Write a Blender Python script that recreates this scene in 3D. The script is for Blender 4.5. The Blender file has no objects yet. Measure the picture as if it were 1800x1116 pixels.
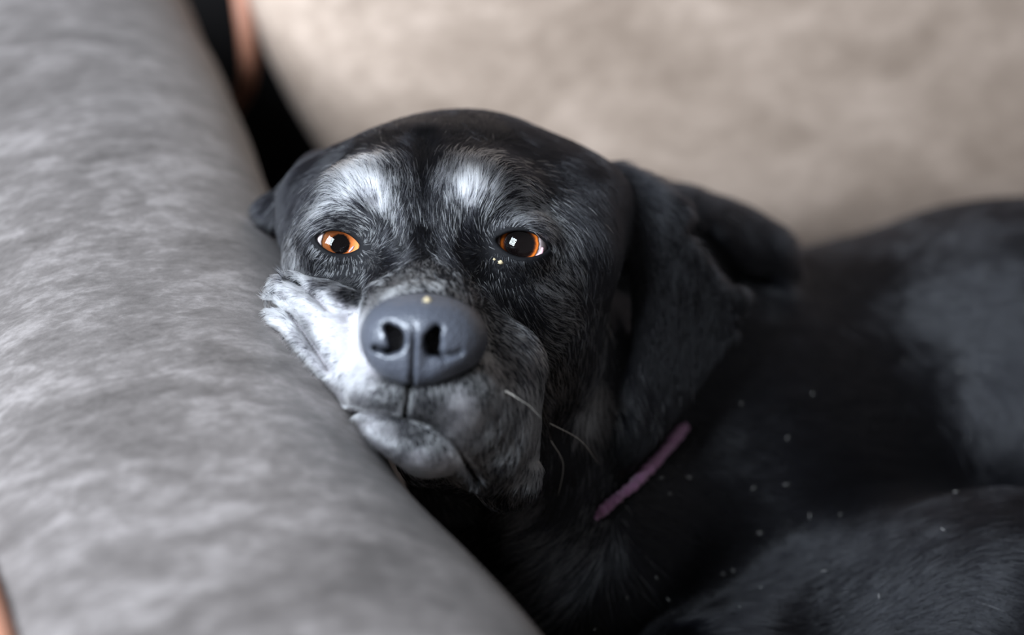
import bpy, math, random, time
import numpy as np
from mathutils import Vector, Matrix
from mathutils.bvhtree import BVHTree

FUR = True
T0 = time.time()
rng = np.random.default_rng(7)
random.seed(7)
scene = bpy.context.scene
col = scene.collection

# ------------------------------------------------------------------ camera
W, H, F = 1800, 1116, 3214.0            # photograph size, focal length in pixels
PITCH = math.radians(30)
CAM = np.array([0.0, 0.0, 1.0])
RT = np.array([1.0, 0.0, 0.0])
FW = np.array([0.0, math.cos(PITCH), -math.sin(PITCH)])
UP = np.array([0.0, math.sin(PITCH), math.cos(PITCH)])

cd = bpy.data.cameras.new('camera')
cam = bpy.data.objects.new('camera', cd)
col.objects.link(cam)
cam.location = CAM
cam.rotation_euler = (math.pi / 2 - PITCH, 0, 0)
cd.sensor_width = 36.0
cd.lens = 36.0 * F / W
cd.clip_start = 0.01
cd.dof.use_dof = True
cd.dof.focus_distance = 0.748
cd.dof.aperture_fstop = 3.1
scene.camera = cam

# ------------------------------------------------------------------ light
world = bpy.data.worlds.new('room_light')
scene.world = world
world.use_nodes = True
bg = world.node_tree.nodes['Background']
bg.inputs[0].default_value = (0.95, 0.96, 1.0, 1)
bg.inputs[1].default_value = 0.16

def area_light(name, loc, target, size, size_y, energy, colour):
    ld = bpy.data.lights.new(name, 'AREA')
    ld.shape = 'RECTANGLE'; ld.size = size; ld.size_y = size_y
    ld.energy = energy; ld.color = colour
    o = bpy.data.objects.new(name, ld); col.objects.link(o)
    o.location = loc
    o.rotation_euler = (Vector(target) - Vector(loc)).to_track_quat('-Z', 'Y').to_euler()
    return o
area_light('window_daylight', (-1.0, -0.20, 1.62), (-0.05, 0.66, 0.6), 0.9, 1.0, 74, (0.78, 0.88, 1.0))

vs = scene.view_settings
vs.view_transform = 'Standard'; vs.look = 'None'; vs.gamma = 1.0
vs.use_curve_mapping = False
vs.exposure = 0.4

# ------------------------------------------------------------------ helpers
def pc(px, py, d):
    """photo pixel + depth (m) -> camera metric coordinates (right, up, depth)"""
    return np.array([(px - 900) / F * d, (558 - py) / F * d, d])
CB = np.stack([RT, UP, FW])             # rows: camera axes in world
def to_world(p):
    return CAM + np.asarray(p) @ CB
def to_cam(p):
    return (np.asarray(p) - CAM) @ CB.T
def pw(px, py, d):
    return to_world(pc(px, py, d))

def link(name, data, parent=None):
    o = bpy.data.objects.new(name, data)
    col.objects.link(o)
    if parent is not None:
        o.parent = parent
        bpy.context.view_layer.update()
        o.matrix_parent_inverse = parent.matrix_world.inverted()
    return o
def empty(name, loc, label, category):
    o = link(name, None)
    o.location = loc
    o['label'] = label; o['category'] = category
    bpy.context.view_layer.update()
    return o
def mesh(name, verts, faces, mat, parent=None, smooth=True):
    me = bpy.data.meshes.new(name)
    me.from_pydata([tuple(map(float, v)) for v in verts], [], [tuple(map(int, f)) for f in faces])
    me.polygons.foreach_set('use_smooth', [smooth] * len(me.polygons))
    me.materials.append(mat)
    me.update()
    return link(name, me, parent)
def fast_mesh(name, verts, quads, mat, parent=None):
    me = bpy.data.meshes.new(name)
    n, m = len(verts), len(quads)
    me.vertices.add(n); me.vertices.foreach_set('co', np.ascontiguousarray(verts, np.float32).ravel())
    me.loops.add(m * 4); me.loops.foreach_set('vertex_index', np.ascontiguousarray(quads, np.int32).ravel())
    me.polygons.add(m)
    me.polygons.foreach_set('loop_start', np.arange(0, m * 4, 4, dtype=np.int32))
    me.polygons.foreach_set('use_smooth', np.ones(m, bool))
    me.materials.append(mat)
    me.update(calc_edges=True); me.validate()
    return link(name, me, parent)
def tube(name, pts, radii, mat, parent=None, seg=8):
    pts = np.asarray(pts, float); n = len(pts)
    if np.isscalar(radii): radii = [radii] * n
    V, Fc = [], []
    t = np.gradient(pts, axis=0); t /= np.linalg.norm(t, axis=1)[:, None]
    ref = np.array([0, 0, 1.0]) if abs(t[0][2]) < .8 else np.array([1.0, 0, 0])
    for i in range(n):
        a = np.cross(t[i], ref); a /= np.linalg.norm(a); b = np.cross(t[i], a)
        for k in range(seg):
            th = 2 * math.pi * k / seg
            V.append(pts[i] + radii[i] * (a * math.cos(th) + b * math.sin(th)))
    for i in range(n - 1):
        for k in range(seg):
            k2 = (k + 1) % seg
            Fc.append((i * seg + k, i * seg + k2, (i + 1) * seg + k2, (i + 1) * seg + k))
    Fc.append(tuple(range(seg))[::-1]); Fc.append(tuple((n - 1) * seg + k for k in range(seg)))
    return mesh(name, V, Fc, mat, parent)
def spline(ctrl, n):
    """Catmull-Rom through control points"""
    c = np.asarray(ctrl, float)
    c = np.vstack([2 * c[0] - c[1], c, 2 * c[-1] - c[-2]])
    out = []
    m = len(c) - 3
    for u in np.linspace(0, m - 1e-6, n):
        i = int(u); t = u - i
        p0, p1, p2, p3 = c[i:i + 4]
        out.append(.5 * ((2 * p1) + (p2 - p0) * t + (2 * p0 - 5 * p1 + 4 * p2 - p3) * t * t + (-p0 + 3 * p1 - 3 * p2 + p3) * t ** 3))
    return np.array(out)

# ------------------------------------------------------------------ materials
def material(name):
    m = bpy.data.materials.new(name); m.use_nodes = True
    nt = m.node_tree
    return m, nt, nt.nodes['Principled BSDF']
def ramp(nt, stops):
    r = nt.nodes.new('ShaderNodeValToRGB')
    e = r.color_ramp.elements
    while len(e) < len(stops): e.new(.5)
    for k, (p, c) in enumerate(stops):
        e[k].position = p; e[k].color = (*c, 1)
    return r
def noise(nt, scale, detail=4, rough=.55, vec=None, dist=0):
    n = nt.nodes.new('ShaderNodeTexNoise')
    n.inputs['Scale'].default_value = scale; n.inputs['Detail'].default_value = detail
    n.inputs['Roughness'].default_value = rough; n.inputs['Distortion'].default_value = dist
    if vec is not None: nt.links.new(vec, n.inputs['Vector'])
    return n
def bump(nt, src, strength, distance, bsdf, prev=None):
    b = nt.nodes.new('ShaderNodeBump')
    b.inputs['Strength'].default_value = strength; b.inputs['Distance'].default_value = distance
    nt.links.new(src, b.inputs['Height'])
    if prev is not None: nt.links.new(prev.outputs[0], b.inputs['Normal'])
    nt.links.new(b.outputs[0], bsdf.inputs['Normal'])
    return b

ARM_DIR = np.array([-.294, .956, 0.0]); ARM_DIR /= np.linalg.norm(ARM_DIR)
ARM_N = np.array([ARM_DIR[1], -ARM_DIR[0], 0.0])
ARM_YAW = math.atan2(-ARM_DIR[0], ARM_DIR[1])

def leather(name, dark, mid, light, stretch):
    m, nt, b = material(name)
    geo = nt.nodes.new('ShaderNodeNewGeometry')
    mp = nt.nodes.new('ShaderNodeMapping'); mp.vector_type = 'POINT'
    mp.inputs['Rotation'].default_value = (0, 0, -ARM_YAW)
    nt.links.new(geo.outputs['Position'], mp.inputs['Vector'])
    mp2 = nt.nodes.new('ShaderNodeMapping'); mp2.inputs['Scale'].default_value = stretch
    nt.links.new(mp.outputs[0], mp2.inputs['Vector'])
    n1 = noise(nt, 6, 6, .62, mp2.outputs[0], .8)
    n2 = noise(nt, 38, 5, .6, mp2.outputs[0], .4)
    mix = nt.nodes.new('ShaderNodeMath'); mix.operation = 'MULTIPLY_ADD'
    mix.inputs[1].default_value = .38
    nt.links.new(n2.outputs[0], mix.inputs[0])
    sc = nt.nodes.new('ShaderNodeMath'); sc.operation = 'MULTIPLY'; sc.inputs[1].default_value = .62
    nt.links.new(n1.outputs[0], sc.inputs[0]); nt.links.new(sc.outputs[0], mix.inputs[2])
    n3 = noise(nt, 130, 3, .6, mp2.outputs[0], .3)
    fn = nt.nodes.new('ShaderNodeMath'); fn.operation = 'MULTIPLY_ADD'; fn.inputs[1].default_value = .16
    nt.links.new(n3.outputs[0], fn.inputs[0]); nt.links.new(mix.outputs[0], fn.inputs[2])
    mix = nt.nodes.new('ShaderNodeMath'); mix.operation = 'SUBTRACT'; mix.inputs[1].default_value = .08
    nt.links.new(fn.outputs[0], mix.inputs[0])
    r = ramp(nt, [(.36, dark), (.5, mid), (.62, light)])
    nt.links.new(mix.outputs[0], r.inputs[0]); nt.links.new(r.outputs[0], b.inputs['Base Color'])
    b.inputs['Roughness'].default_value = .62
    b.inputs['Specular IOR Level'].default_value = .35
    b.inputs['Sheen Weight'].default_value = .08
    b.inputs['Sheen Roughness'].default_value = .5
    g = noise(nt, 900, 3, .6, geo.outputs['Position'])
    b1 = bump(nt, g.outputs[0], .25, .0006, b)
    bump(nt, n2.outputs[0], .18, .002, b, b1)
    return m

M_ARM = leather('weathered_grey_leather', (.078, .067, .062), (.143, .125, .117), (.248, .220, .209), (2.4, 4.2, 2.4))
M_ARM.node_tree.nodes['Principled BSDF'].inputs['Roughness'].default_value = .55
M_BACK = leather('weathered_leather_warm_lit', (.34, .255, .197), (.46, .352, .278), (.59, .46, .37), (1.6, 3.0, 2.6))  # same leather as the arm, with the back's brighter warm light in its colours
M_DARK, nt, b = material('gap_shade_black')  # near black so the frame paints the shade in the gap beside the arm
b.inputs['Base Color'].default_value = (.012, .011, .011, 1); b.inputs['Roughness'].default_value = .9
b.inputs['Specular IOR Level'].default_value = .1
bump(nt, noise(nt, 700, 2).outputs[0], .3, .001, b)
M_WELT, nt, b = material('tan_leather_welt')
b.inputs['Base Color'].default_value = (.42, .19, .12, 1); b.inputs['Roughness'].default_value = .5
bump(nt, noise(nt, 300, 3).outputs[0], .2, .001, b)

# ------------------------------------------------------------------ sofa
RIDGE = np.array([-.152, .654, .633])     # a point on the crest of the rolled arm
def smooth01(x): 
    x = np.clip(x, 0, 1); return x * x * (3 - 2 * x)
def arm_w(s):                             # inner half-width along the arm; the padding bulges near the front
    return .087 + .030 * smooth01((-.075 - s) / .16)
ARM_H, ARM_E, ARM_WL = .076, 2.4, .098
def sofa_frame(s, n, z):
    return np.array([RIDGE[0] + s * ARM_DIR[0] + n * ARM_N[0], RIDGE[1] + s * ARM_DIR[1] + n * ARM_N[1], z])
def arm_implicit(pwld):
    q = pwld - RIDGE
    s = q @ ARM_DIR; n = q @ ARM_N; z = q[:, 2] + ARM_H
    w = np.where(n > 0, arm_w(s), ARM_WL)
    zz = np.where(z > 0, z / ARM_H, z / .11)
    k = (np.abs(n / w) ** ARM_E + np.abs(zz) ** ARM_E) ** (1 / ARM_E)
    return (k - 1) * .08

sofa = empty('sofa', sofa_frame(0, .4, 0), 'weathered grey leather sofa with rolled arm and tan welts under the dog', 'sofa')
def build_arm():
    S = np.linspace(-.42, .52, 96); K = 72
    V, Q = [], []
    for i, s in enumerate(S):
        end = max(0, (abs(s - .05) - .43) / .04)
        shrink = math.sqrt(max(0.02, 1 - end * end * .9)) if end > 0 else 1
        for k in range(K):
            th = 2 * math.pi * k / K
            cx, cz = math.cos(th), math.sin(th)
            w = arm_w(s) if cx > 0 else ARM_WL
            h = ARM_H if cz > 0 else .11
            n = math.copysign(abs(cx) ** (2 / ARM_E), cx) * w
            z = math.copysign(abs(cz) ** (2 / ARM_E), cz) * h
            wob = .0016 * math.sin(23 * s + 3 * th) + .001 * math.sin(61 * s - 2 * th)
            r = shrink * (1 + wob / .09 * 0.5)
            V.append(sofa_frame(s, n * r, RIDGE[2] - ARM_H + z * r))
    for i in range(len(S) - 1):
        for k in range(K):
            k2 = (k + 1) % K
            Q.append((i * K + k, i * K + k2, (i + 1) * K + k2, (i + 1) * K + k))
    Q.append(tuple(range(K))[::-1]); Q.append(tuple((len(S) - 1) * K + k for k in range(K)))
    return V, Q
arm = mesh('armrest', *build_arm(), M_ARM, sofa)

def rounded_box(name, s0, s1, n0, n1, z0, z1, r, mat, parent, lean=0.0, puff=0.0, seg=5, tilt=0):
    """a padded block in the sofa's own frame; lean pushes the top back along s"""
    import bmesh
    bm = bmesh.new(); bmesh.ops.create_cube(bm, size=1)
    bmesh.ops.subdivide_edges(bm, edges=bm.edges[:], cuts=14, use_grid_fill=True)
    sx, sn, sz = (s1 - s0) / 2, (n1 - n0) / 2, (z1 - z0) / 2
    for v in bm.verts:
        p = np.array(v.co) * 2
        e = 1 + (np.array([sx, sn, sz]))
        loc = p * np.array([sx, sn, sz])
        inner = np.array([sx, sn, sz]) - r
        c = np.clip(loc, -inner, inner); dlt = loc - c; L = np.linalg.norm(dlt)
        if L > 1e-9: loc = c + dlt / L * r
        pf = puff * (1 - p[1] ** 2) * (1 - p[2] ** 2) * np.sign(p[0]) * abs(p[0])
        s = (s0 + s1) / 2 + loc[0] + pf + lean * (p[2] + 1) / 2
        nn_ = (n0 + n1) / 2 + loc[1]; zz_ = (z0 + z1) / 2 + loc[2]
        if tilt and nn_ < n0 + .25: nn_ += tilt * max(0, (.60 - zz_) / .15) ** 1.5 * (1 - (nn_ - n0) / .25)
        v.co = sofa_frame(s, nn_, zz_)
    me = bpy.data.meshes.new(name); bm.to_mesh(me); bm.free()
    me.polygons.foreach_set('use_smooth', [True] * len(me.polygons)); me.materials.append(mat)
    return link(name, me, parent)

rounded_box('arm_panel', -.36, .48, -.075, .075, .06, .58, .02, M_ARM, sofa)
rounded_box('seat_base', -.30, .56, .078, 1.55, .05, .26, .02, M_ARM, sofa)
rounded_box('seat_cushion', -.33, .42, .08, 1.5, .262, .375, .035, M_ARM, sofa, puff=.0)
BK = dict(s0=.35, s1=.52, n0=.118, n1=.80, z0=.376, z1=.92)
back = rounded_box('back_cushion', BK['s0'], BK['s1'], BK['n0'], BK['n1'], BK['z0'], BK['z1'], .05, M_BACK, sofa, lean=.10, puff=.035, tilt=.06)
rounded_box('back_cushion', BK['s0'], BK['s1'], .805, 1.5, BK['z0'], BK['z1'], .05, M_BACK, sofa, lean=.10, puff=.035)
rounded_box('back_frame', .53, .66, -.08, 1.6, .05, .84, .03, M_DARK, sofa, lean=.10)
# welts
def on_side(px, py, n):                  # where the line of sight meets the cushion's side face
    d = pw(px, py, 1.0) - CAM
    t = (n - (CAM - RIDGE) @ ARM_N) / (d @ ARM_N)
    return CAM + d * t
wp = spline([on_side(x_, y_, BK['n0'] - .003) for x_, y_ in ((404, -150), (415, -70), (425, 0), (434, 70), (437, 125), (428, 165), (400, 200), (370, 225))], 28)
tube('welt', wp, .006, M_WELT, back)
def arm_top(n):                          # height of the arm's surface on its outer side
    return RIDGE[2] - ARM_H + ARM_H * max(0, 1 - (abs(n) / ARM_WL) ** ARM_E) ** (1 / ARM_E)
wp = spline([sofa_frame(s, n_, arm_top(n_) + .002) for s, n_ in ((-.37, -.058), (-.3, -.062), (-.24, -.0655), (-.18, -.071), (-.12, -.078), (-.05, -.083), (.05, -.085), (.2, -.085), (.42, -.085))], 40)
tube('welt', wp, .0065, M_WELT, arm)
for s_, n_ in ((-.3, .0), (-.3, 1.45), (.5, 0.0), (.5, 1.45)):
    tube('foot', [sofa_frame(s_, n_, .07), sofa_frame(s_, n_, .0)], [.03, .022], M_WELT, sofa, 12)

# ------------------------------------------------------------------ floor
M_FLOOR, nt, b = material('dark_wood_floor')
wv = nt.nodes.new('ShaderNodeTexWave'); wv.inputs['Scale'].default_value = 4; wv.inputs['Distortion'].default_value = 6
r_ = ramp(nt, [(0, (.10, .06, .035)), (1, (.17, .105, .06))])
nt.links.new(wv.outputs[0], r_.inputs[0]); nt.links.new(r_.outputs[0], b.inputs['Base Color'])
b.inputs['Roughness'].default_value = .5
fl = mesh('floor', [(-3, -2, -.05), (3, -2, -.05), (3, 3.5, -.05), (-3, 3.5, -.05), (-3, -2, 0), (3, -2, 0), (3, 3.5, 0), (-3, 3.5, 0)],
          [(0, 3, 2, 1), (4, 5, 6, 7), (0, 1, 5, 4), (1, 2, 6, 5), (2, 3, 7, 6), (3, 0, 4, 7)], M_FLOOR, smooth=False)
fl['kind'] = 'structure'; fl['label'] = 'dark wooden floor under the sofa'

# ------------------------------------------------------------------ implicit sculpting
def ell(cx, cy, cd_, r, rot=0.0, k=12, yaw=0.0):
    return ('e', pc(cx, cy, cd_), np.array(r) / 1000, rot, k / 1000, yaw)
def rc(a, b, r1, r2, k=12):
    return ('c', pc(*a), pc(*b), r1 / 1000, r2 / 1000, k / 1000)

def d_ell(p, c, r, rot, yaw):
    q = p - c
    if rot:
        cs, sn = math.cos(rot), math.sin(rot)          # rotation in the picture plane
        q = np.stack([q[:, 0] * cs + q[:, 1] * sn, -q[:, 0] * sn + q[:, 1] * cs, q[:, 2]], 1)
    if yaw:
        cs, sn = math.cos(yaw), math.sin(yaw)
        q = np.stack([q[:, 0] * cs + q[:, 2] * sn, q[:, 1], -q[:, 0] * sn + q[:, 2] * cs], 1)
    q = q / r
    k0 = np.sqrt((q * q).sum(1)) + 1e-9
    q = q / r
    k1 = np.sqrt((q * q).sum(1)) + 1e-9
    return k0 * (k0 - 1) / k1
def d_cone(p, a, b, r1, r2):
    ba = b - a; t = np.clip(((p - a) @ ba) / (ba @ ba), 0, 1)
    q = p - a - t[:, None] * ba
    return np.sqrt((q * q).sum(1)) - (r1 + (r2 - r1) * t)
def smin(a, b, k):
    h = np.maximum(k - np.abs(a - b), 0) / k
    return np.minimum(a, b) - h * h * k * .25
def smax(a, b, k): return -smin(-a, -b, k)
def px_of(p):
    return 900 + p[:, 0] / p[:, 2] * F, 558 - p[:, 1] / p[:, 2] * F
def d_polyline(x, y, pts):
    best = np.full(x.shape, 1e9)
    for (x0, y0), (x1, y1) in zip(pts[:-1], pts[1:]):
        dx, dy = x1 - x0, y1 - y0
        t = np.clip(((x - x0) * dx + (y - y0) * dy) / (dx * dx + dy * dy), 0, 1)
        best = np.minimum(best, np.hypot(x - x0 - t * dx, y - y0 - t * dy))
    return best
def d_polygon(x, y, pts):
    pts = list(pts); d = d_polyline(x, y, pts + [pts[0]])
    inside = np.zeros(x.shape, bool)
    for (x0, y0), (x1, y1) in zip(pts, pts[1:] + [pts[0]]):
        c = (y0 > y) != (y1 > y)
        if y1 != y0:
            inside ^= c & (x < (x1 - x0) * (y - y0) / (y1 - y0) + x0)
    return np.where(inside, -d, d)

PRIMS = [
    # skull
    ell(775, 388, .828, (62, 46, 70), k=1),
    ell(848, 345, .848, (42, 33, 48), k=22),
    ell(650, 350, .770, (21, 16, 20), k=14),
    ell(846, 350, .770, (22, 16, 20), k=14),
    ell(750, 445, .785, (36, 32, 46), k=18),
    ell(575, 435, .800, (17, 26, 40), k=18),
    ell(968, 435, .802, (30, 28, 40), k=18),
    ell(990, 375, .835, (30, 28, 45), k=18),
    ell(590, 375, .830, (24, 24, 40), k=16),
    # cheeks
    ell(610, 500, .778, (23, 22, 25), k=14),
    ell(900, 505, .780, (26, 26, 28), k=14),
    ell(950, 565, .812, (28, 48, 48), k=18),
    ell(1035, 655, .865, (33, 42, 45), k=18),
    # muzzle
    rc((750, 525, .778), (739, 598, .703), 31, 23.5, 14),
    ell(575, 600, .748, (21, 25, 22), rot=-.5, k=8),
    ell(500, 572, .748, (8, 11, 12), k=4),
    rc((512, 522, .752), (600, 562, .731), 10, 12.5, 4),
    rc((560, 630, .737), (675, 712, .697), 14, 9, 8),
    ell(688, 682, .692, (17, 12, 14), k=8),
    ell(775, 682, .694, (19, 14, 15), k=12),
    ell(808, 722, .706, (17, 17, 16), k=14),
    rc((860, 650, .738), (888, 832, .742), 22, 14, 12),
    ell(845, 740, .722, (20, 27, 19), k=14),
    # lower jaw
    ell(724, 772, .706, (23.5, 13.5, 27), rot=-.25, k=4),
    rc((750, 765, .738), (930, 740, .86), 19, 40, 12),
    # throat, neck
    rc((900, 800, .85), (1010, 960, .87), 48, 55, 25),
    rc((960, 620, .95), (1400, 740, 1.03), 78, 92, 24),
    rc((1190, 420, .93), (1335, 446, .95), 19, 16, 20),
    rc((1060, 400, .90), (1250, 450, .96), 28, 28, 16),
    # body
    ell(1800, 760, 1.06, (172, 134, 150), k=40),
    ell(1280, 930, .97, (125, 110, 110), k=40),
    ell(1690, 1110, .86, (95, 62, 75), rot=.25, k=25),
    rc((1500, 1150, .86), (1250, 1250, .82), 45, 40, 25),
    # left ear
    rc((575, 322, .845), (492, 385, .845), 14, 11, 6),
    rc((492, 385, .845), (487, 425, .85), 11, 7, 6),
]
EAR = [(1030, 300), (1075, 292), (1140, 312), (1200, 350), (1258, 420), (1322, 508), (1300, 580), (1235, 670), (1170, 755), (1115, 818), (1092, 820), (1086, 790), (1104, 720), (1116, 610), (1112, 480), (1080, 400)]
def d_ear(p):
    x, y = px_of(p)
    d2 = d_polygon(x, y, EAR) * p[:, 2] / F
    t = (x - 1110) / 210
    dep = .818 + .045 * np.clip(t, -.5, 1.2) + .02 * np.clip((430 - y) / 150, 0, 1) ** 2 + .012 * np.clip(.25 - t, 0, 1) ** 2 * 10 + .006 * np.sin((x - 1100) / 55 + y / 160)
    r = .0028
    a = np.maximum(d2 + r, 0); b_ = np.maximum(np.abs(p[:, 2] - dep) - .0032 + r, 0)
    return np.hypot(a, b_) - r + np.minimum(np.maximum(d2 + r, np.abs(p[:, 2] - dep) - .0032 + r), 0)

EYES = [  # centre pixel, depth, lens half length, half height, tilt, centre of the opening
    dict(c=(592, 430, .7585), L=.0094, h=.0045, tilt=-.20, o=(594, 426)),
    dict(c=(916, 432, .7585), L=.0110, h=.0053, tilt=-.15, o=(918, 429)),
]
EYE_R = .0112
ENGRAVE = [  # polyline, half width px, depth mm (negative raises), max depth m, group softness
    ([(727, 640), (718, 690), (711, 730)], 5, 6.0, .72),                                    # philtrum
    ([(620, 722), (665, 724), (711, 731), (760, 748), (800, 785), (838, 840)], 4.5, 2.6, .75),  # mouth line
    ([(508, 492), (545, 512), (580, 545), (612, 556)], 8, 4.5, .80),                        # fold above left lip
    ([(480, 536), (512, 554), (545, 598), (580, 648)], 8, 5.0, .78),
    ([(500, 610), (540, 655), (590, 690)], 14, 1.2, .78),
    ([(1225, 395), (1290, 480), (1340, 492)], 16, 8, 1.1),                                  # neck fold
    ([(745, 250), (745, 330), (748, 400)], 16, 1.5, .83),                                   # forehead furrow
    ([(665, 372), (690, 410), (700, 450), (680, 490)], 18, 1.2, .80),
    ([(822, 372), (812, 410), (815, 450), (835, 490)], 18, 1.2, .80),
    ([(935, 640), (948, 720), (942, 800)], 10, 1.2, .80),
]
def bounds(pr):
    if pr[0] == 'e': return pr[1], pr[2].max()
    return (pr[1] + pr[2]) / 2, np.linalg.norm(pr[2] - pr[1]) / 2 + max(pr[3], pr[4])
def near_prims(prims, p):
    """primitives that can matter for this batch of points"""
    lo, hi = p.min(0), p.max(0); c = (lo + hi) / 2; r = np.linalg.norm(hi - lo) / 2
    if r > .08: return prims
    return [q for q in prims if np.linalg.norm(bounds(q)[0] - c) - bounds(q)[1] < r + .035]
def dog_sdf(p):
    p = p.astype(np.float64)
    d = None
    for pr in near_prims(PRIMS, p) or PRIMS:
        v = d_ell(p, pr[1], pr[2], pr[3], pr[5]) if pr[0] == 'e' else d_cone(p, *pr[1:5])
        d = v if d is None else smin(d, v, pr[4] if pr[0] == 'e' else pr[5])
    x, y = px_of(p)
    if x.max() > 980 and x.min() < 1380 and p[:, 2].min() < .96:
        d = smin(d, d_ear(p), .012)
    for pts, w, amp, dmax in ENGRAVE:
        xs = [a for a, _ in pts]; ys = [b_ for _, b_ in pts]
        m = (x > min(xs) - 3 * w) & (x < max(xs) + 3 * w) & (y > min(ys) - 3 * w) & (y < max(ys) + 3 * w) & (p[:, 2] < dmax)
        if m.any():
            dd = d_polyline(x[m], y[m], pts)
            d[m] += amp / 1000 * np.exp(-(dd / w) ** 2)
    for e in EYES:
        c = pc(*e['c']); q = p - c
        rr = np.sqrt((q * q).sum(1))
        m = rr < .04
        if not m.any(): continue
        dm = smin(d[m], rr[m] - EYE_R - .0022, .007)
        cs, sn = math.cos(e['tilt']), math.sin(e['tilt'])
        o = pc(*e['o'], e['c'][2] - .009)
        ux = (x[m] - e['o'][0]) / F * .748; uy = (e['o'][1] - y[m]) / F * .748
        lx = ux * cs + uy * sn; ly = -ux * sn + uy * cs
        R = (e['L'] ** 2 + e['h'] ** 2) / (2 * e['h'])
        lens = np.maximum(np.hypot(lx, ly - (R - e['h'])) - R, np.hypot(lx, ly + (R - e['h'])) - R)
        cut = np.maximum(lens, p[m][:, 2] - (c[2] + .002))
        d[m] = smax(dm, -cut, .0016)
    d = smax(d, -(arm_implicit(to_world(p)) - .0012), .006)
    return d

def surface_nets(ax, ay, az, fn, block=4):
    nx, ny, nz = len(ax), len(ay), len(az)
    bi = [np.arange(0, n + block - 1, block).clip(max=n - 1) for n in (nx, ny, nz)]
    bi = [np.unique(b_) for b_ in bi]
    X, Y, Z = np.meshgrid(ax[bi[0]], ay[bi[1]], az[bi[2]], indexing='ij')
    cv = fn(np.stack([X.ravel(), Y.ravel(), Z.ravel()], 1)).reshape(X.shape)
    ac = np.abs(cv); sg = cv[:-1, :-1, :-1]
    mn = np.full(sg.shape, 1e9)
    for i in (0, 1):
        for j in (0, 1):
            for k in (0, 1):
                mn = np.minimum(mn, ac[i:i + sg.shape[0], j:j + sg.shape[1], k:k + sg.shape[2]])
    st = [np.diff(a_[b_]) for a_, b_ in zip((ax, ay, az), bi)]
    diag = np.sqrt(st[0][:, None, None] ** 2 + st[1][None, :, None] ** 2 + st[2][None, None] ** 2)
    act = mn < .62 * diag + .003
    rep = [np.diff(b_) for b_ in bi]
    for q in rep: q[-1] += 1
    G = np.repeat(np.repeat(np.repeat(sg, rep[0], 0), rep[1], 1), rep[2], 2).astype(np.float32)
    SB = 5
    for I in range(0, act.shape[0], SB):
        for J in range(0, act.shape[1], SB):
            for K in range(0, act.shape[2], SB):
                sub = act[I:I + SB, J:J + SB, K:K + SB]
                if not sub.any(): continue
                e = [min(q + SB, n_) for q, n_ in zip((I, J, K), act.shape)]
                sl = [np.arange(bi[q][v], bi[q][w] + 1) for q, v, w in ((0, I, e[0]), (1, J, e[1]), (2, K, e[2]))]
                m = np.zeros([len(v) for v in sl], bool)
                for i, j, k in np.argwhere(sub):
                    o = [(bi[0][I + i] - bi[0][I], bi[0][I + i + 1] - bi[0][I] + 1), (bi[1][J + j] - bi[1][J], bi[1][J + j + 1] - bi[1][J] + 1), (bi[2][K + k] - bi[2][K], bi[2][K + k + 1] - bi[2][K] + 1)]
                    m[o[0][0]:o[0][1], o[1][0]:o[1][1], o[2][0]:o[2][1]] = True
                w = np.argwhere(m)
                x0, y0, z0 = sl[0][w[:, 0]], sl[1][w[:, 1]], sl[2][w[:, 2]]
                G[x0, y0, z0] = fn(np.stack([ax[x0], ay[y0], az[z0]], 1))
    G[0] = np.maximum(G[0], 1e-4); G[-1] = np.maximum(G[-1], 1e-4); G[:, 0] = np.maximum(G[:, 0], 1e-4); G[:, -1] = np.maximum(G[:, -1], 1e-4)
    G[:, :, 0] = np.maximum(G[:, :, 0], 1e-4); G[:, :, -1] = np.maximum(G[:, :, -1], 1e-4)
    S = G < 0
    cnt = np.zeros((nx - 1, ny - 1, nz - 1), np.int8)
    for di in (0, 1):
        for dj in (0, 1):
            for dk in (0, 1):
                cnt += S[di:nx - 1 + di, dj:ny - 1 + dj, dk:nz - 1 + dk]
    act = (cnt > 0) & (cnt < 8)
    C = np.argwhere(act)
    idx = np.full(act.shape, -1, np.int64); idx[act] = np.arange(len(C))
    acc = np.zeros((len(C), 3)); num = np.zeros(len(C))
    corners = [(i, j, k) for i in (0, 1) for j in (0, 1) for k in (0, 1)]
    AX = (ax, ay, az)
    for c0 in corners:
        for axis in range(3):
            if c0[axis] == 1: continue
            c1 = list(c0); c1[axis] = 1
            A = C + c0; B = C + c1
            va = G[A[:, 0], A[:, 1], A[:, 2]].astype(float); vb = G[B[:, 0], B[:, 1], B[:, 2]].astype(float)
            m = (va < 0) != (vb < 0)
            t = va[m] / (va[m] - vb[m])
            pa = np.stack([AX[q][A[m, q]] for q in range(3)], 1); pb = np.stack([AX[q][B[m, q]] for q in range(3)], 1)
            acc[m] += pa + (pb - pa) * t[:, None]; num[m] += 1
    V = acc / num[:, None]
    Q = []
    for axis in range(3):
        a2, a3 = (axis + 1) % 3, (axis + 2) % 3
        sl0 = [slice(1, -1)] * 3; sl1 = [slice(1, -1)] * 3
        sl0[axis] = slice(0, -1); sl1[axis] = slice(1, None)
        e = S[tuple(sl0)] != S[tuple(sl1)]
        E = np.argwhere(e)
        off = [1, 1, 1]; off[axis] = 0
        E = E + off
        flip = S[E[:, 0], E[:, 1], E[:, 2]]
        quad = []
        for (b2, b3) in ((0, 0), (1, 0), (1, 1), (0, 1)):
            D = E.copy(); D[:, a2] -= b2; D[:, a3] -= b3
            quad.append(idx[D[:, 0], D[:, 1], D[:, 2]])
        q = np.stack(quad, 1)
        q[~flip] = q[~flip][:, ::-1]
        Q.append(q)
    Q = np.concatenate(Q); Q = Q[(Q >= 0).all(1)]
    return V, Q

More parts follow.
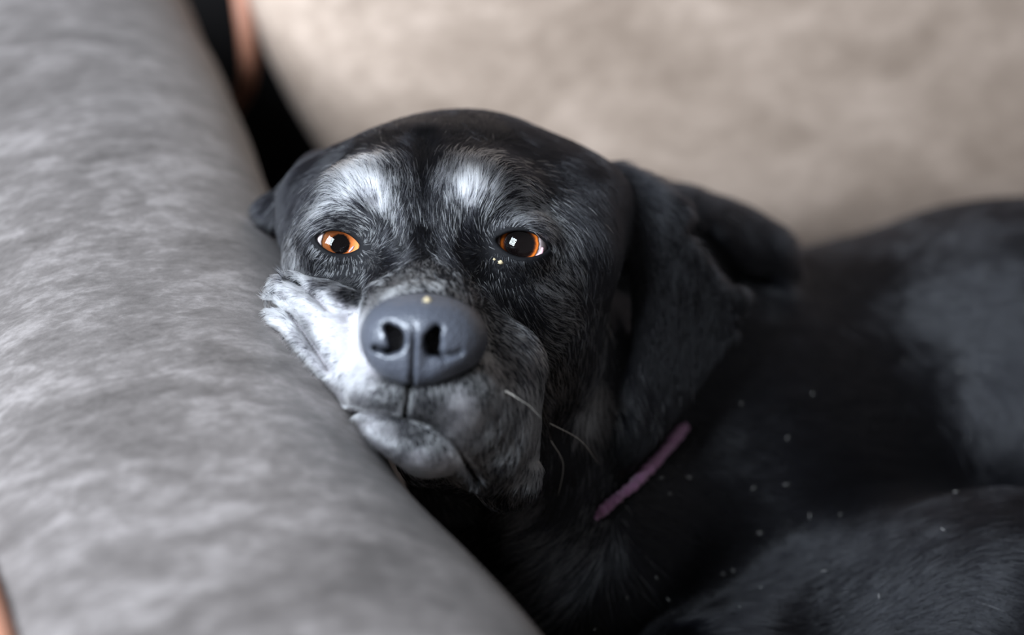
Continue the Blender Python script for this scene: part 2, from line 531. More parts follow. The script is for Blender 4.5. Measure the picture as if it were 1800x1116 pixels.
def axis(a, b, fa, fb, fine, grow):
    """grid lines, fine inside [fa, fb] and growing outside it"""
    mid = list(np.arange(fa, fb + fine, fine))
    up, st = [], fine
    x = mid[-1]
    while x < b:
        st = min(st * grow, .005); x += st; up.append(x)
    dn, st, x = [], fine, mid[0]
    while x > a:
        st = min(st * grow, .005); x -= st; dn.append(x)
    return np.array(dn[::-1] + mid + up)

ax = axis(-.13, .52, -.112, .055, .0009, 1.035)
ay = axis(-.36, .12, -.085, .090, .0009, 1.035)
az = axis(.64, 1.25, .655, .79, .0009, 1.035)
BV, BQ = surface_nets(ax, ay, az, dog_sdf)
print('dog mesh', len(BV), len(BQ), round(time.time() - T0, 1))

# ------------------------------------------------------------------ dog
dog = empty('dog', pw(1150, 900, .93) * np.array([1, 1, 0]) + np.array([0, 0, .375]),
            'old black dog with white brows and grey muzzle resting its head on the sofa arm', 'dog')

M_SKIN, nt, b = material('dog_skin')
at = nt.nodes.new('ShaderNodeAttribute'); at.attribute_name = 'white'
r_ = ramp(nt, [(0, (.004, .004, .005)), (.4, (.014, .014, .016)), (1, (.42, .40, .42))])
nt.links.new(at.outputs['Fac'], r_.inputs[0]); nt.links.new(r_.outputs[0], b.inputs['Base Color'])
b.inputs['Roughness'].default_value = .75; b.inputs['Specular IOR Level'].default_value = .15
bump(nt, noise(nt, 900, 3).outputs[0], .3, .0006, b)

body = fast_mesh('body', to_world(BV), BQ, M_SKIN, dog)
body['label'] = 'black furred body, head and ears of the dog'

bme = body.data
NV = len(bme.vertices)
co = np.empty(NV * 3, np.float32); bme.vertices.foreach_get('co', co); co = co.reshape(-1, 3).astype(float)
nr = np.empty(NV * 3, np.float32); bme.vertices.foreach_get('normal', nr); nr = nr.reshape(-1, 3).astype(float)
# orientation check: normals should point out of the solid
tst = rng.integers(0, NV, 2000)
if np.mean(dog_sdf(to_cam(co[tst] + nr[tst] * .0015)) > dog_sdf(to_cam(co[tst] - nr[tst] * .0015))) < .5:
    bme.flip_normals(); nr = -nr
quads = np.empty(len(bme.polygons) * 4, np.int32); bme.polygons.foreach_get('vertices', quads); quads = quads.reshape(-1, 4)
bvh = BVHTree.FromPolygons([tuple(v) for v in co], [tuple(q) for q in quads.tolist()])
def hit(px, py, default=.8):
    d = Vector(pw(px, py, 1.0) - CAM).normalized()
    h = bvh.ray_cast(Vector(CAM), d)
    return np.array(h[0]) if h[0] is not None else pw(px, py, default)
def hit_n(px, py):
    d = Vector(pw(px, py, 1.0) - CAM).normalized()
    h = bvh.ray_cast(Vector(CAM), d)
    return (np.array(h[0]), np.array(h[1])) if h[0] is not None else (pw(px, py, .8), -FW)

# groom table: pixel, direction in the picture (x right, y down), length mm, share of white hairs
G = [
 # forehead and brows
 (745,430,0,-1,5,.04),(745,370,0,-1,7,.03),(745,300,0,-1,8,.0),(745,240,.05,-1,8,.0),(835,225,.2,-1,8,0),(800,260,.15,-1,8,0),
 (700,250,-.2,-1,8,.02),(650,265,-.5,-.8,8,.04),(600,290,-.8,-.4,8,.02),(715,400,-.1,-1,6,.14),(700,350,-.1,-1,8,.22),(690,310,-.2,-1,8,.15),
 (675,370,-.15,-1,7,.7),(668,335,-.2,-1,8,1),(660,320,-.3,-1,8,1),(672,352,-.15,-1,7,1),(650,312,-.45,-.9,8,.95),(630,330,-.6,-.8,8,.9),(645,330,-.35,-.9,8,1),(640,300,-.5,-.85,8,.75),(625,310,-.7,-.7,8,.75),(640,275,-.6,-.7,8,.2),(655,350,-.3,-1,7,.95),
 (610,335,-.85,-.4,8,.75),(590,350,-.95,.1,8,.7),(570,362,-.9,.35,7,.45),(620,355,-.8,-.3,6,.5),(605,375,-.9,.1,4,.3),(640,368,-.6,-.6,6,.35),
 (660,390,-.4,-.8,6,.05),(672,415,.3,-.6,6,.05),(682,445,.6,-.2,5,.05),(672,470,.4,.4,5,.06),(700,395,-.1,-1,6,.35),(705,430,.1,-1,5,.12),(640,400,-.6,-.3,2.5,0.48),(620,395,-.9,-.1,2.2,0.5),
 (655,430,.3,-.3,2.5,0.4),(650,450,.3,.4,2.5,0.36),
 (545,395,-.8,.5,6,.25),(530,420,-.8,.5,6,.25),(560,330,-.85,.4,8,.0),(520,360,-.6,.8,8,.0),(490,380,-.4,.9,7,0),(560,290,-.8,.5,8,.0),
 (800,400,.05,-1,6,.2),(795,360,.05,-1,8,.45),(800,320,.15,-1,8,.5),(815,345,.15,-1,8,1),(825,355,.2,-1,7,.9),(808,330,.1,-1,8,.9),(822,328,.2,-1,8,1),(865,355,.6,-.6,7,.6),(815,310,.25,-1,8,.8),(835,325,.3,-.9,8,.95),(830,290,.4,-.9,8,.5),(850,310,.6,-.8,8,.6),
 (850,345,.4,-.8,7,.75),(870,330,.8,-.5,8,.55),(885,350,.9,-.25,7,.5),(905,345,.95,-.1,7,.45),(900,370,1,-.05,6,.5),(930,365,.95,.15,6,.45),(955,385,.85,.5,6,.42),(980,410,.7,.7,6,.38),(1000,440,.6,.8,6,.3),
 (845,370,.3,-.8,6,.25),(835,395,-.2,-.7,6,.05),(825,420,-.5,-.4,5,.05),(830,450,-.5,.2,4,.08),(865,395,.3,-.5,3,0.35),(860,425,-.2,-.3,3,.15),(865,455,0,.6,3,.12),
 (880,290,.7,-.6,8,.08),(930,300,.9,-.1,8,.05),(960,330,.9,.3,8,.06),(1000,370,.7,.7,8,.04),(960,265,.8,-.2,8,0),(1010,290,.8,.3,8,0),(1040,340,.5,.8,9,0),(1050,400,.2,1,9,.02),(1040,460,.15,1,9,.02),
 # around and under the eyes
 (595,460,-.2,.7,2.2,0.38),(630,465,.1,.8,2.4,0.38),(560,450,-.7,.6,3.5,.3),(600,485,-.4,.85,5,.28),(640,490,-.5,.8,5,.2),(575,500,-.5,.8,5,.35),(620,520,-.4,.7,4,.3),(655,510,-.4,-.3,4,.15),
 (520,445,-.7,.6,6,.55),(505,470,-.7,.6,6,.6),(535,480,-.5,.8,6,.45),(550,470,-.5,.8,5,.2),(500,495,-.8,.4,5,.7),
 (910,470,.4,.9,3,0.25),(945,470,.6,.7,3.5,.2),(900,500,.3,.9,5,.08),(975,450,.6,.7,3,.3),(985,480,.85,.5,5,.4),(955,500,.8,.5,6,.42),(965,530,.9,.2,6,.42),(990,540,.9,.3,6,.4),(975,570,.9,.4,6,.35),
 (925,540,.4,.8,6,.12),(880,540,.3,.8,5,.06),(930,580,.45,.85,7,.25),(950,620,.4,.9,7,.42),(980,640,.35,.9,7,.25),(960,680,.3,.95,7,.36),(1010,600,.3,.95,7,.1),(1020,520,.3,.95,8,.05),(935,640,.4,.9,7,.35),
 (1060,560,.1,1,9,.03),(1080,640,.1,1,10,.03),(1050,690,.5,.8,11,0.55),(1030,720,.3,.9,11,0.45),(1080,700,.6,.7,11,.2),(990,740,.2,1,10,.04),(1000,800,.2,1,12,.02),
 # muzzle
 (745,480,0,-1,2.5,0.3),(700,490,-.3,-.9,2.5,0.4),(790,490,.3,-.9,2.5,0.15),(660,530,-.7,-.5,3,0.6),(840,520,.6,-.5,3.5,0.15),(860,570,.7,.3,3.5,0.2),(645,560,-.8,-.1,3,0.9),
 (500,512,-.8,-.2,4,.8),(535,508,-.8,-.3,4,.85),(565,525,-.9,-.2,4,.9),(600,548,-.9,-.1,3.5,.95),(640,600,-.8,.2,3,1),(620,570,-.9,0,3.5,1),(580,560,-.9,-.2,4,.95),(545,530,-.9,-.2,4,.9),(515,520,-.8,.0,4,.85),(490,545,-.7,-.6,4.5,.95),(480,570,-.9,.1,4.5,.9),(500,600,-.8,.4,4,.85),(540,600,-.7,.4,4,.75),(575,640,-.7,.5,3.5,.85),
 (610,620,-.8,.3,3.5,.97),(600,600,-.8,.2,3.5,.97),(540,650,-.6,.6,3.5,.85),(600,690,-.5,.6,3,.8),(635,650,-.6,.5,3,.9),(650,680,-.5,.6,3,0.75),(680,680,-.3,.8,2.5,0.55),(660,715,-.3,.8,2.5,0.6),(700,710,-.2,.9,2.5,0.5),
 (735,700,.2,.9,2.5,0.5),(770,690,.3,.9,3,0.55),(810,710,.3,.9,3,0.9),(820,740,.3,.95,3,0.85),(790,730,.3,.9,3,0.65),(840,670,.4,.85,3,0.45),(880,650,.4,.9,3.5,0.25),(870,720,.2,1,4,0.5),(850,780,.2,1,4,0.6),(820,770,.2,1,3.5,0.65),
 (900,740,.2,1,5,0.4),(930,740,.1,1,6,0.6),(935,820,.05,1,6,0.6),(900,830,.1,1,5,0.4),(870,850,.1,1,5,0.3),(915,880,.05,1,6,.25),(880,890,.0,1,6,.12),(850,870,-.2,.9,5,.2),
 (720,770,.1,.8,2.5,0.45),(760,770,.2,.8,2.5,0.4),(690,770,-.3,.6,2.5,0.7),(740,805,.2,.8,3,0.9),(790,815,.3,.7,3.5,0.95),(650,745,-.4,.4,2.5,0.75),(830,880,.0,1,9,.05),
 # throat, neck, ear, body
 (960,880,-0.85,0.5,16,0.45),(960,940,-0.85,0.5,16,0.42),(980,1000,-0.85,0.5,16,0.3),(900,950,-.6,.7,14,.02),(1000,860,-.4,.8,16,.05),  # white share at the throat paints the sheen on black hair
 (1075,340,.1,1,7,.0),(1100,420,0,1,6,.0),(1150,450,0,1,6,0),(1150,600,-.05,1,6,0),(1180,650,-.2,1,6,0),(1280,520,.3,.9,6,0),(1110,780,-.2,1,6,.0),(1250,600,-.2,1,6,0),(1200,400,.4,.9,7,0),
 (1250,380,.7,.5,14,.002),(1320,420,.6,.8,14,.002),(1400,450,0.8,-0.3,15,0),(1150,320,.6,.4,12,0),
 (1500,480,0.9,-0.5,16,.0),(1600,450,0.9,0.1,16,.002),(1750,400,0.9,0.1,16,.002),(1700,520,.85,.25,16,.0),(1580,560,.8,.3,16,0),(1650,600,0.85,0.25,16,.002),(1750,700,0.5,0.75,16,.002),(1450,650,0.95,-0.1,17,0),(1300,700,0.95,0,17,.002),(1500,850,0.95,0,17,.0),
 (1150,900,0.9,0.2,18,.0),(1100,1050,.55,.8,18,0),(1300,950,0.95,0.1,18,0),(1450,900,0.85,-0.3,16,.002),(1600,980,0.85,-0.35,16,.002),(1750,1050,0.7,0.3,16,.002),(1500,1050,0.8,-0.4,16,.002),
]
G = np.array(G, float)
gp = np.array([hit(a, b_) for a, b_ in G[:, :2]])
gd = G[:, 2:3] * RT - G[:, 3:4] * UP
gd /= np.linalg.norm(gd, axis=1)[:, None]
def groom(P):
    """inverse-distance blend of the groom table at world points"""
    D = np.empty((len(P), 3)); Ln = np.empty(len(P)); Wh = np.empty(len(P)); 
    for a in range(0, len(P), 50000):
        p = P[a:a + 50000]
        d2 = np.maximum((p * p).sum(1)[:, None] - 2 * p @ gp.T + (gp * gp).sum(1)[None], 0)
        k = np.argpartition(d2, 6, axis=1)[:, :6]
        dd = np.take_along_axis(d2, k, 1)
        w = 1 / (dd + 1e-5) ** 1.6; w /= w.sum(1)[:, None]
        D[a:a + 50000] = (w[:, :, None] * gd[k]).sum(1)
        Ln[a:a + 50000] = (w * G[k, 4]).sum(1)
        wh = (w * G[k, 5]).sum(1)
        Wh[a:a + 50000] = wh ** 1.5 * np.exp(-np.maximum(np.sqrt(dd.min(1)) - .02, 0) / .015)
    return D, Ln / 1000, Wh

# white share on the skin itself (pale skin under pale hair)
_, _, vw = groom(co)
for e in EYES:                            # the lid rims are black skin
    vc = to_cam(co)
    vw *= 1 - np.exp(-(np.maximum(np.linalg.norm(vc - pc(*e['c']), axis=1) - .0125, 0) / .002) ** 2)
at_ = bme.attributes.new('white', 'FLOAT', 'POINT')
at_.data.foreach_set('value', (vw ** 1.2).astype(np.float32))

# ---- nose: its own fine sculpt
NPR = [
    ell(742, 578, .684, (20, 13.5, 22), k=1),
    ell(690, 596, .680, (11.5, 12, 16), k=7),
    ell(798, 598, .684, (12.5, 12, 17), k=7),
    ell(724, 628, .676, (7, 10, 11), k=6),
    ell(690, 630, .680, (8, 7, 12), rot=-.5, k=5),
    ell(768, 642, .680, (9, 6, 12), rot=.4, k=5),
]
def nose_sdf(p):
    p = p.astype(np.float64); d = None
    for pr in NPR:
        v = d_ell(p, pr[1], pr[2], pr[3], pr[5])
        d = v if d is None else smin(d, v, pr[4])
    x, y = px_of(p)
    for c, r_, tail, tr in (((696, 594, .664), 2.6, (664, 614, .668), 2.0), ((760, 600, .665), 2.6, (806, 622, .672), 1.8)):
        hole = d_cone(p, pc(*c), pc(c[0], c[1] - 4, .69), r_ / 1000, .003)
        hole = smin(hole, d_ell(p, pc(c[0], c[1] + 4, c[2]), np.array([2.6, 4.6, 10]) / 1000, 0, 0), .002)
        d = smax(d, -hole, .0022)
    for pts, w, amp in (([(683, 576), (697, 588), (698, 604)], 7.5, 5.5), ([(698, 608), (684, 619), (660, 612)], 5.5, 3.8), ([(768, 579), (757, 594), (758, 612)], 7.5, 5.5), ([(760, 616), (782, 628), (808, 619)], 5, 2.6)):
        d += amp / 1000 * np.exp(-(d_polyline(x, y, pts) / w) ** 2) * (p[:, 2] < .69)
    g = d_polyline(x, y, [(730, 560), (727, 610), (724, 670)])
    d += .0022 * np.exp(-(g / 4.5) ** 2) * (p[:, 2] < .68) * smooth01((y - 555) / 60)
    d += .00018 * (np.sin(p[:, 0] * 3100 + 2 * np.sin(p[:, 1] * 1700)) * np.sin(p[:, 1] * 2900 + 2 * np.sin(p[:, 2] * 1900)))
    return d
na = [np.arange(a, b_, .0006) for a, b_ in ((-.062, .006), (-.030, .016), (.652, .712))]
NVt, NQ = surface_nets(*na, nose_sdf)
M_NOSE, nt, b = material('nose_leather')
b.inputs['Base Color'].default_value = (.066, .072, .090, 1); b.inputs['Roughness'].default_value = .33
b.inputs['Specular IOR Level'].default_value = .85
vo = nt.nodes.new('ShaderNodeTexVoronoi'); vo.inputs['Scale'].default_value = 750
geo = nt.nodes.new('ShaderNodeNewGeometry'); nt.links.new(geo.outputs['Position'], vo.inputs['Vector'])
bump(nt, vo.outputs['Distance'], .5, .0006, b)
nose = fast_mesh('nose', to_world(NVt), NQ[:, ::-1], M_NOSE, dog)
nose['label'] = 'black leathery nose with two nostrils'
nco = to_world(NVt); 
nn = np.empty(len(nose.data.vertices) * 3, np.float32); nose.data.vertices.foreach_get('normal', nn); nn = nn.reshape(-1, 3)
if np.mean(nose_sdf(to_cam(nco[::50] + nn[::50] * .0008)) > nose_sdf(to_cam(nco[::50] - nn[::50] * .0008))) < .5:
    nose.data.flip_normals()

# ---- eyes
def eye_material(name, iris_in, iris_out, pupil):
    m, nt, b = material(name)
    tc = nt.nodes.new('ShaderNodeTexCoord')
    sep = nt.nodes.new('ShaderNodeSeparateXYZ'); nt.links.new(tc.outputs['Object'], sep.inputs[0])
    ln = nt.nodes.new('ShaderNodeVectorMath'); ln.operation = 'LENGTH'
    cmb = nt.nodes.new('ShaderNodeCombineXYZ')
    nt.links.new(sep.outputs[0], cmb.inputs[0]); nt.links.new(sep.outputs[1], cmb.inputs[1])
    nt.links.new(cmb.outputs[0], ln.inputs[0])
    nz = noise(nt, 900, 3, .6, tc.outputs['Object'])
    ad = nt.nodes.new('ShaderNodeMath'); ad.operation = 'MULTIPLY_ADD'; ad.inputs[1].default_value = .0010
    nt.links.new(nz.outputs[0], ad.inputs[0]); nt.links.new(ln.outputs['Value'], ad.inputs[2])
    sc = nt.nodes.new('ShaderNodeMath'); sc.operation = 'DIVIDE'; sc.inputs[1].default_value = EYE_R
    nt.links.new(ad.outputs[0], sc.inputs[0])
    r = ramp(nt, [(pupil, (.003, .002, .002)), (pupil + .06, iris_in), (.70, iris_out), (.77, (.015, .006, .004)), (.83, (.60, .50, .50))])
    nt.links.new(sc.outputs[0], r.inputs[0]); nt.links.new(r.outputs[0], b.inputs['Base Color'])
    b.inputs['Roughness'].default_value = .6; b.inputs['Specular IOR Level'].default_value = 0
    return m
M_CORNEA = bpy.data.materials.new('clear_cornea'); M_CORNEA.use_nodes = True
nt = M_CORNEA.node_tree; nt.nodes.clear()
o_ = nt.nodes.new('ShaderNodeOutputMaterial'); mx = nt.nodes.new('ShaderNodeMixShader')
tr = nt.nodes.new('ShaderNodeBsdfTransparent'); gl = nt.nodes.new('ShaderNodeBsdfGlossy'); fr = nt.nodes.new('ShaderNodeFresnel')
gl.inputs['Roughness'].default_value = .01; fr.inputs['IOR'].default_value = 1.45
gb = nt.nodes.new('ShaderNodeNewGeometry'); ml = nt.nodes.new('ShaderNodeMath'); ml.operation = 'MULTIPLY_ADD'; ml.use_clamp = True
iv = nt.nodes.new('ShaderNodeMath'); iv.operation = 'MULTIPLY'; iv.inputs[1].default_value = -1
nt.links.new(gb.outputs['Backfacing'], iv.inputs[0]); nt.links.new(iv.outputs[0], ml.inputs[2]); ml.inputs[1].default_value = 1; nt.links.new(fr.outputs[0], ml.inputs[0])
nt.links.new(ml.outputs[0], mx.inputs[0]); nt.links.new(tr.outputs[0], mx.inputs[1]); nt.links.new(gl.outputs[0], mx.inputs[2]); nt.links.new(mx.outputs[0], o_.inputs[0])
def lathe(profile, n=40):
    V, Q = [], []
    for r, z in profile:
        for i in range(n):
            ph = 2 * math.pi * i / n
            V.append((r * math.cos(ph), r * math.sin(ph), z))
    for j in range(len(profile) - 1):
        for i in range(n):
            i2 = (i + 1) % n
            Q.append((j * n + i, j * n + i2, (j + 1) * n + i2, (j + 1) * n + i))
    return V, Q
def place(name, data, mw, parent):
    o = bpy.data.objects.new(name, data); col.objects.link(o)
    o.matrix_world = mw; bpy.context.view_layer.update()
    o.parent = parent; o.matrix_parent_inverse = parent.matrix_world.inverted(); o.matrix_world = mw
    bpy.context.view_layer.update()
    return o
def to_mesh(name, V, Q, mat):
    me = bpy.data.meshes.new(name); me.from_pydata(V, [], Q)
    me.polygons.foreach_set('use_smooth', [True] * len(me.polygons)); me.materials.append(mat)
    return me
def eyeball(e, gaze, mat, label):
    R = EYE_R
    th0 = math.asin(.74)
    prof = [(R * math.sin(t), R * math.cos(t)) for t in np.linspace(math.pi - .01, th0, 22)]
    zl = R * math.cos(th0)
    # shallow bowl of the iris, then the pupil
    prof += [(R * .74 * q, zl - .0016 * (1 - q) - .0010 * math.sin(math.pi * q)) for q in np.linspace(.96, .02, 14)]
    mw = Matrix.Translation(Vector(pw(*e['c']))) @ Vector(gaze).to_track_quat('Z', 'Y').to_matrix().to_4x4()
    o = place('eye', to_mesh('eye', *lathe(prof), mat), mw, dog)
    o['label'] = label
    cp = [((R + .0002) * math.sin(t) * (1 + .05 * (1 - t / .9) ** 1), (R + .0002) * math.cos(t) + .0010 * math.cos(t / .9 * math.pi / 2)) for t in np.linspace(.9, .01, 16)]
    cp = [((R + .00015) * math.sin(t), (R + .00015) * math.cos(t)) for t in np.linspace(2.0, .95, 10)] + cp
    cor = place('cornea', to_mesh('cornea', *lathe(cp), M_CORNEA), mw, o)
    return o
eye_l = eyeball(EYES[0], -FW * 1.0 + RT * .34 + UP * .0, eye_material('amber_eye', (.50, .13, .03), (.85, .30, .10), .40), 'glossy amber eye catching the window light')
eye_r = eyeball(EYES[1], -FW * 1.0 - RT * .10 + UP * .07, eye_material('shaded_amber_eye', (.04, .011, .005), (.42, .10, .012), .56), 'shade-darkened amber eye with a pink crescent in its corner')  # iris colours darkened to carry the low light on this eye
M_PINK, nt, b = material('wet_pink_membrane')
b.inputs['Base Color'].default_value = (.70, .42, .47, 1); b.inputs['Roughness'].default_value = .12
bump(nt, noise(nt, 800, 2).outputs[0], .2, .0004, b)
def on_eye(e, px, py, off):
    d = pw(px, py, 1.0) - CAM; d /= np.linalg.norm(d); c = pw(*e['c'])
    q = CAM - c; bq = q @ d; disc = bq * bq - (q @ q - (EYE_R + off) ** 2)
    return CAM + d * (-bq - math.sqrt(max(disc, 0)))
tube('third_eyelid', spline([on_eye(EYES[1], *q, .0004) for q in ((930, 457), (942, 453), (951, 445), (954, 435))], 14), list(.0009 * np.sin(np.linspace(.25, math.pi - .35, 14)) ** .6), M_PINK, eye_r)
tube('third_eyelid', spline([on_eye(EYES[0], *q, .0003) for q in ((613, 443), (618, 438), (622, 433))], 10), list(.0005 * np.sin(np.linspace(.25, math.pi - .35, 10)) ** .6), M_PINK, eye_l)

# ------------------------------------------------------------------ fur
M_FUR = bpy.data.materials.new('fur'); M_FUR.use_nodes = True
nt = M_FUR.node_tree; nt.nodes.clear()
out = nt.nodes.new('ShaderNodeOutputMaterial')
hb = nt.nodes.new('ShaderNodeBsdfHairPrincipled')
hb.parametrization = 'COLOR'
at = nt.nodes.new('ShaderNodeAttribute'); at.attribute_name = 'tint'
nt.links.new(at.outputs['Color'], hb.inputs['Color'])
hb.inputs['IOR'].default_value = 1.38; hb.inputs['Roughness'].default_value = .22; hb.inputs['Radial Roughness'].default_value = .45
nt.links.new(hb.outputs[0], out.inputs[0])

def wob(P, f, ph):
    return np.sin(P[:, 0] * f + ph + 1.7 * np.sin(P[:, 1] * f * .7 + ph)) * np.sin(P[:, 2] * f * 1.1 + 2 * ph + 1.3 * np.sin(P[:, 0] * f * .8))
def make_fur():
    tri = np.concatenate([quads[:, [0, 1, 2]], quads[:, [0, 2, 3]]])
    A, B, C = co[tri[:, 0]], co[tri[:, 1]], co[tri[:, 2]]
    area = .5 * np.linalg.norm(np.cross(B - A, C - A), axis=1)
    cen = (A + B + C) / 3
    nrm = nr[tri].mean(1); nrm /= np.linalg.norm(nrm, axis=1)[:, None] + 1e-9
    view = CAM - cen; dist = np.linalg.norm(view, axis=1); view /= dist[:, None]
    facing = (nrm * view).sum(1)
    cc = to_cam(cen); x, y = px_of(cc)
    inv = (x > -100) & (x < 2000) & (y > -150) & (y < 1300) & (facing > -.35)
    # hairs per square metre: dense on the face, sparser on the body
    face = smooth01((.88 - cc[:, 2]) / .06) * smooth01((1130 - x) / 60)
    dens = 1.5e6 + 4.0e6 * face
    wgt = area * dens * inv
    n = int(wgt.sum())
    n = min(n, 640000)
    pick = rng.choice(len(tri), n, p=wgt / wgt.sum())
    r1 = np.sqrt(rng.random(n)); r2 = rng.random(n)
    wts = np.stack([1 - r1, r1 * (1 - r2), r1 * r2], 1)
    P = (co[tri[pick]] * wts[:, :, None]).sum(1)
    N = (nr[tri[pick]] * wts[:, :, None]).sum(1); N /= np.linalg.norm(N, axis=1)[:, None] + 1e-9
    # no hair inside the eye openings, under the nose or where the cheek presses on the arm
    keep = np.ones(n, bool)
    pcam = to_cam(P)
    for e in EYES:
        keep &= np.linalg.norm(pcam - pc(*e['c']), axis=1) > EYE_R + .0012
        qx, qy = px_of(pcam)
        cs, sn = math.cos(e['tilt']), math.sin(e['tilt'])
        ux = (qx - e['o'][0]) / F * .748; uy = (e['o'][1] - qy) / F * .748
        lx = ux * cs + uy * sn; ly = -ux * sn + uy * cs
        keep &= ~((np.hypot(lx / (e['L'] + .0009), ly / (e['h'] + .0009)) < 1) & (pcam[:, 2] < .79))
    keep &= nose_sdf(pcam) > .0004
    keep &= arm_implicit(P) > .0025
    P, N = P[keep], N[keep]; n = len(P)
    D, L, Wh = groom(P)
    D += .13 * np.stack([wob(P, 260, .3), wob(P, 240, 1.9), wob(P, 250, 3.1)], 1) + .11 * rng.normal(size=(n, 3))
    D -= (D * N).sum(1)[:, None] * N
    D /= np.linalg.norm(D, axis=1)[:, None] + 1e-9
    L = L * (.65 + .6 * rng.random(n))
    dc = np.sqrt(((P[:, None] - COLLAR_SEEN[None]) ** 2).sum(2).min(1)) if n else 0
    kc = dc > .0055
    L *= .35 + .65 * smooth01((dc - .005) / .02)
    P, N, D, L, Wh = P[kc], N[kc], D[kc], L[kc], Wh[kc]; n = len(P)
    body_ = smooth01((to_cam(P)[:, 2] - .84) / .06)
    lift = .30 - .10 * body_ + .12 * rng.random(n)
    M = 5
    t = np.linspace(0, 1, M)
    pts = np.empty((n, M, 3), np.float32)
    swirl = .10 * rng.normal(size=(n, 3)) + (.22 - .14 * body_[:, None]) * np.stack([wob(P, 120, 5), wob(P, 130, 6), wob(P, 125, 7)], 1)
    swirl -= (swirl * N).sum(1)[:, None] * N
    for k in range(M):
        s = t[k]
        pts[:, k] = P + L[:, None] * (D * s + swirl * s * s * .5 + N * (lift[:, None] * (s - .62 * s * s))) - N * .0004
    nz = .5 + .5 * wob(P, 420, 2.2)
    white = rng.random(n) < np.clip(Wh * (.55 + .5 * nz + .36 * (.5 + .5 * wob(P, 1250, .7))), 0, 1)
    rad0 = np.where(white, .00014, .000085) * (1 + .7 * body_)
    pts[white] += (N[white] * .0003)[:, None, :]
    taper = np.array([1.0, .95, .8, .55, .12])
    rad = (rad0[:, None] * taper[None]).astype(np.float32)
    base = np.where(white[:, None], np.array([.86, .85, .88]) * (.8 + .2 * rng.random(n))[:, None], np.array([.006, .006, .008]) * (.5 + rng.random(n))[:, None])
    cu = bpy.data.hair_curves.new('fur')
    cu.add_curves([M] * n)
    cu.attributes['position'].data.foreach_set('vector', pts.ravel())
    ra = cu.attributes.get('radius') or cu.attributes.new('radius', 'FLOAT', 'POINT')
    ra.data.foreach_set('value', rad.ravel())
    ca = cu.attributes.new('tint', 'FLOAT_COLOR', 'CURVE')
    ca.data.foreach_set('color', np.concatenate([base, np.ones((n, 1))], 1).astype(np.float32).ravel())
    cu.materials.append(M_FUR)
    o = link('fur', cu, dog)
    o['kind'] = 'stuff'; o['label'] = 'short glossy black fur turning white on brows and muzzle'
    print('fur', n, round(time.time() - T0, 1))
    return o

# ------------------------------------------------------------------ collar
M_COLLAR, nt, b = material('purple_felt_collar')
nz_ = noise(nt, 420, 4)
r_ = ramp(nt, [(.35, (.28, .08, .26)), (.62, (.66, .26, .54))])
nt.links.new(nz_.outputs[0], r_.inputs[0]); nt.links.new(r_.outputs[0], b.inputs['Base Color'])
b.inputs['Roughness'].default_value = .9; b.inputs['Sheen Weight'].default_value = .5
bump(nt, nz_.outputs[0], .8, .002, b)
def off_surface(px, py, o):
    p, n = hit_n(px, py)
    return p + (n if n @ (CAM - p) > 0 else -n) * o
front = [off_surface(1035, 925, -.004), off_surface(1066, 889, .001), off_surface(1097, 858, .0035), off_surface(1128, 827, .0035), off_surface(1160, 795, .0035), off_surface(1190, 765, .001),
         off_surface(1225, 725, -.006), off_surface(1300, 620, -.012), off_surface(1350, 520, -.012)]
rear = [pw(1340, 470, 1.02), pw(1250, 500, 1.06), pw(1120, 650, 1.05), pw(1040, 800, 1.0), pw(1020, 900, .93)]
loop = spline(front + rear + front[:1], 260)
COLLAR_SEEN = spline(front[1:6], 24)
tube('dog_collar', loop + rng.normal(size=loop.shape) * .00018, list(.0025 * (1 + .16 * rng.normal(size=len(loop)).clip(-1.5, 1.5))), M_COLLAR, None, 12)
o = bpy.data.objects['dog_collar']
o['label'] = 'fuzzy purple collar showing below the dog\'s ear'; o['category'] = 'dog collar'

if FUR:
    make_fur()

# ------------------------------------------------------------------ whiskers and crumbs
M_WHISK, nt, b = material('whisker')
b.inputs['Base Color'].default_value = (.72, .68, .62, 1); b.inputs['Roughness'].default_value = .35
def whisker(path, r):
    pts = []
    for px, py, o_ in path:
        p, n = hit_n(px, py)
        pts.append(p + (n if n @ (CAM - p) > 0 else -n) * o_)
    pts = spline(pts, 14)
    tube('whisker', pts, list(r * np.linspace(1, .25, 14)), M_WHISK, dog, 6)
whisker([(884, 688, .001), (890, 697, .003), (895, 703, .004)], .00045)
whisker([(893, 702, .004), (908, 716, .006), (925, 735, .007)], .00014)
whisker([(960, 735, .004), (990, 760, .010), (1014, 802, .013)], .00018)
whisker([(960, 770, .003), (967, 805, .008), (960, 850, .010)], .00014)
M_CRUMB, nt, b = material('tan_crumb')
b.inputs['Base Color'].default_value = (.62, .50, .30, 1); b.inputs['Roughness'].default_value = .7
bump(nt, noise(nt, 1500, 2).outputs[0], .5, .0005, b)
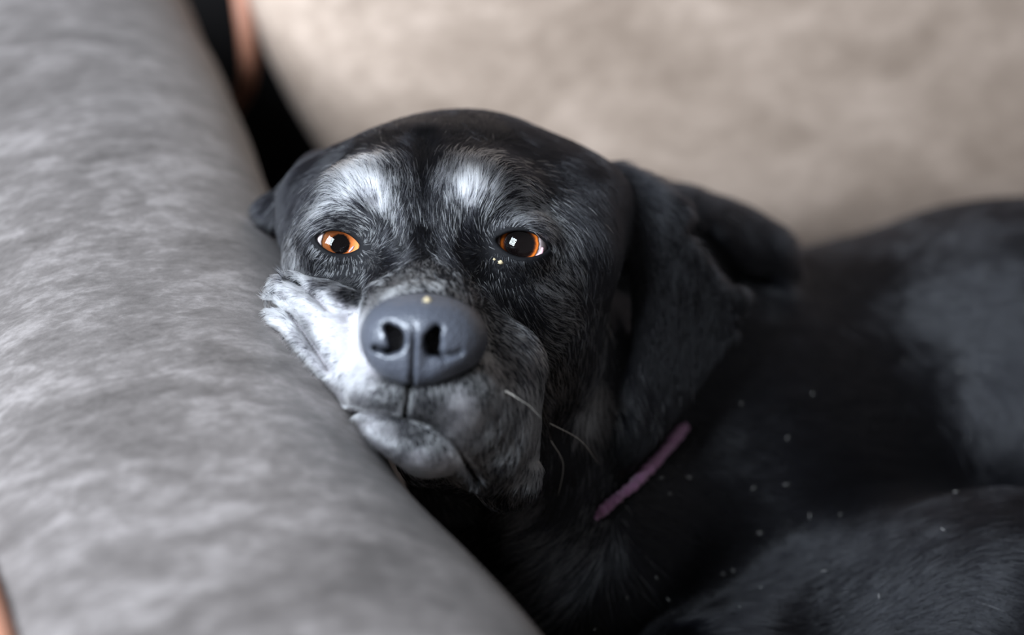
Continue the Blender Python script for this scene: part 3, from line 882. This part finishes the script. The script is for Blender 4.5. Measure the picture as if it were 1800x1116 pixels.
def crumb(px, py, r, name, tgt=None):
    d = Vector(pw(px, py, 1.0) - CAM).normalized()
    p = None
    for ob in (nose, body):
        ok, loc, nrm, _ = ob.ray_cast(ob.matrix_world.inverted() @ Vector(CAM), d)
        if ok: p = ob.matrix_world @ loc; break
    if p is None: return
    V, Q = [], []
    for j in range(7):
        th = math.pi * j / 6
        for i in range(8):
            ph = 2 * math.pi * i / 8
            k = r * (1 + .35 * math.sin(3 * ph + 5 * th + px))
            V.append((p.x + k * 1.3 * math.sin(th) * math.cos(ph), p.y + k * math.sin(th) * math.sin(ph), p.z + k * math.cos(th)))
    for j in range(6):
        for i in range(8):
            Q.append((j * 8 + i, (j + 1) * 8 + i, (j + 1) * 8 + (i + 1) % 8, j * 8 + (i + 1) % 8))
    mesh(name, V, Q, M_CRUMB, dog)
crumb(751, 528, .0012, 'crumb')
crumb(880, 461, .0009, 'eye_crust'); crumb(869, 456, .0005, 'eye_crust')



# pale lint and shed hairs caught in the coat
M_LINT, nt, b = material('pale_lint')
b.inputs['Base Color'].default_value = (.6, .58, .55, 1); b.inputs['Roughness'].default_value = .6
LV, LQ = [], []
spots = [(1092, 1042, .5), (1157, 1046, -.5), (1040, 1092, .3), (1302, 1085, -1), (1578, 650, 1), (1680, 660, 0), (1420, 708, 1), (1260, 1014, 0), (1286, 1014, 1), (1160, 876, 0), (1420, 920, 1), (1325, 938, .2), (1450, 1020, 0), (1550, 1062, 1), (1340, 1053, .4)]
spots += [(rng.uniform(1080, 1780), rng.uniform(650, 1100), rng.uniform(-1, 1)) for _ in range(12)]
for px_, py_, an in spots:
    p = off_surface(px_, py_, .006)
    L_ = rng.uniform(.0005, .003) ; d_ = RT * math.cos(an * 1.5) + UP * math.sin(an * 1.5)
    w_ = np.cross(d_, FW) * .00008
    k = len(LV)
    LV += [p - w_, p + w_, p + d_ * L_ + w_, p + d_ * L_ - w_, p - FW * .0002 + d_ * L_ * .5]
    LQ += [(k, k + 1, k + 4), (k + 1, k + 2, k + 4), (k + 2, k + 3, k + 4), (k + 3, k, k + 4), (k + 3, k + 2, k + 1, k)]
o = mesh('lint', LV, LQ, M_LINT, dog); o['kind'] = 'stuff'

scene.cycles.use_denoising = True
print('script', round(time.time() - T0, 1))
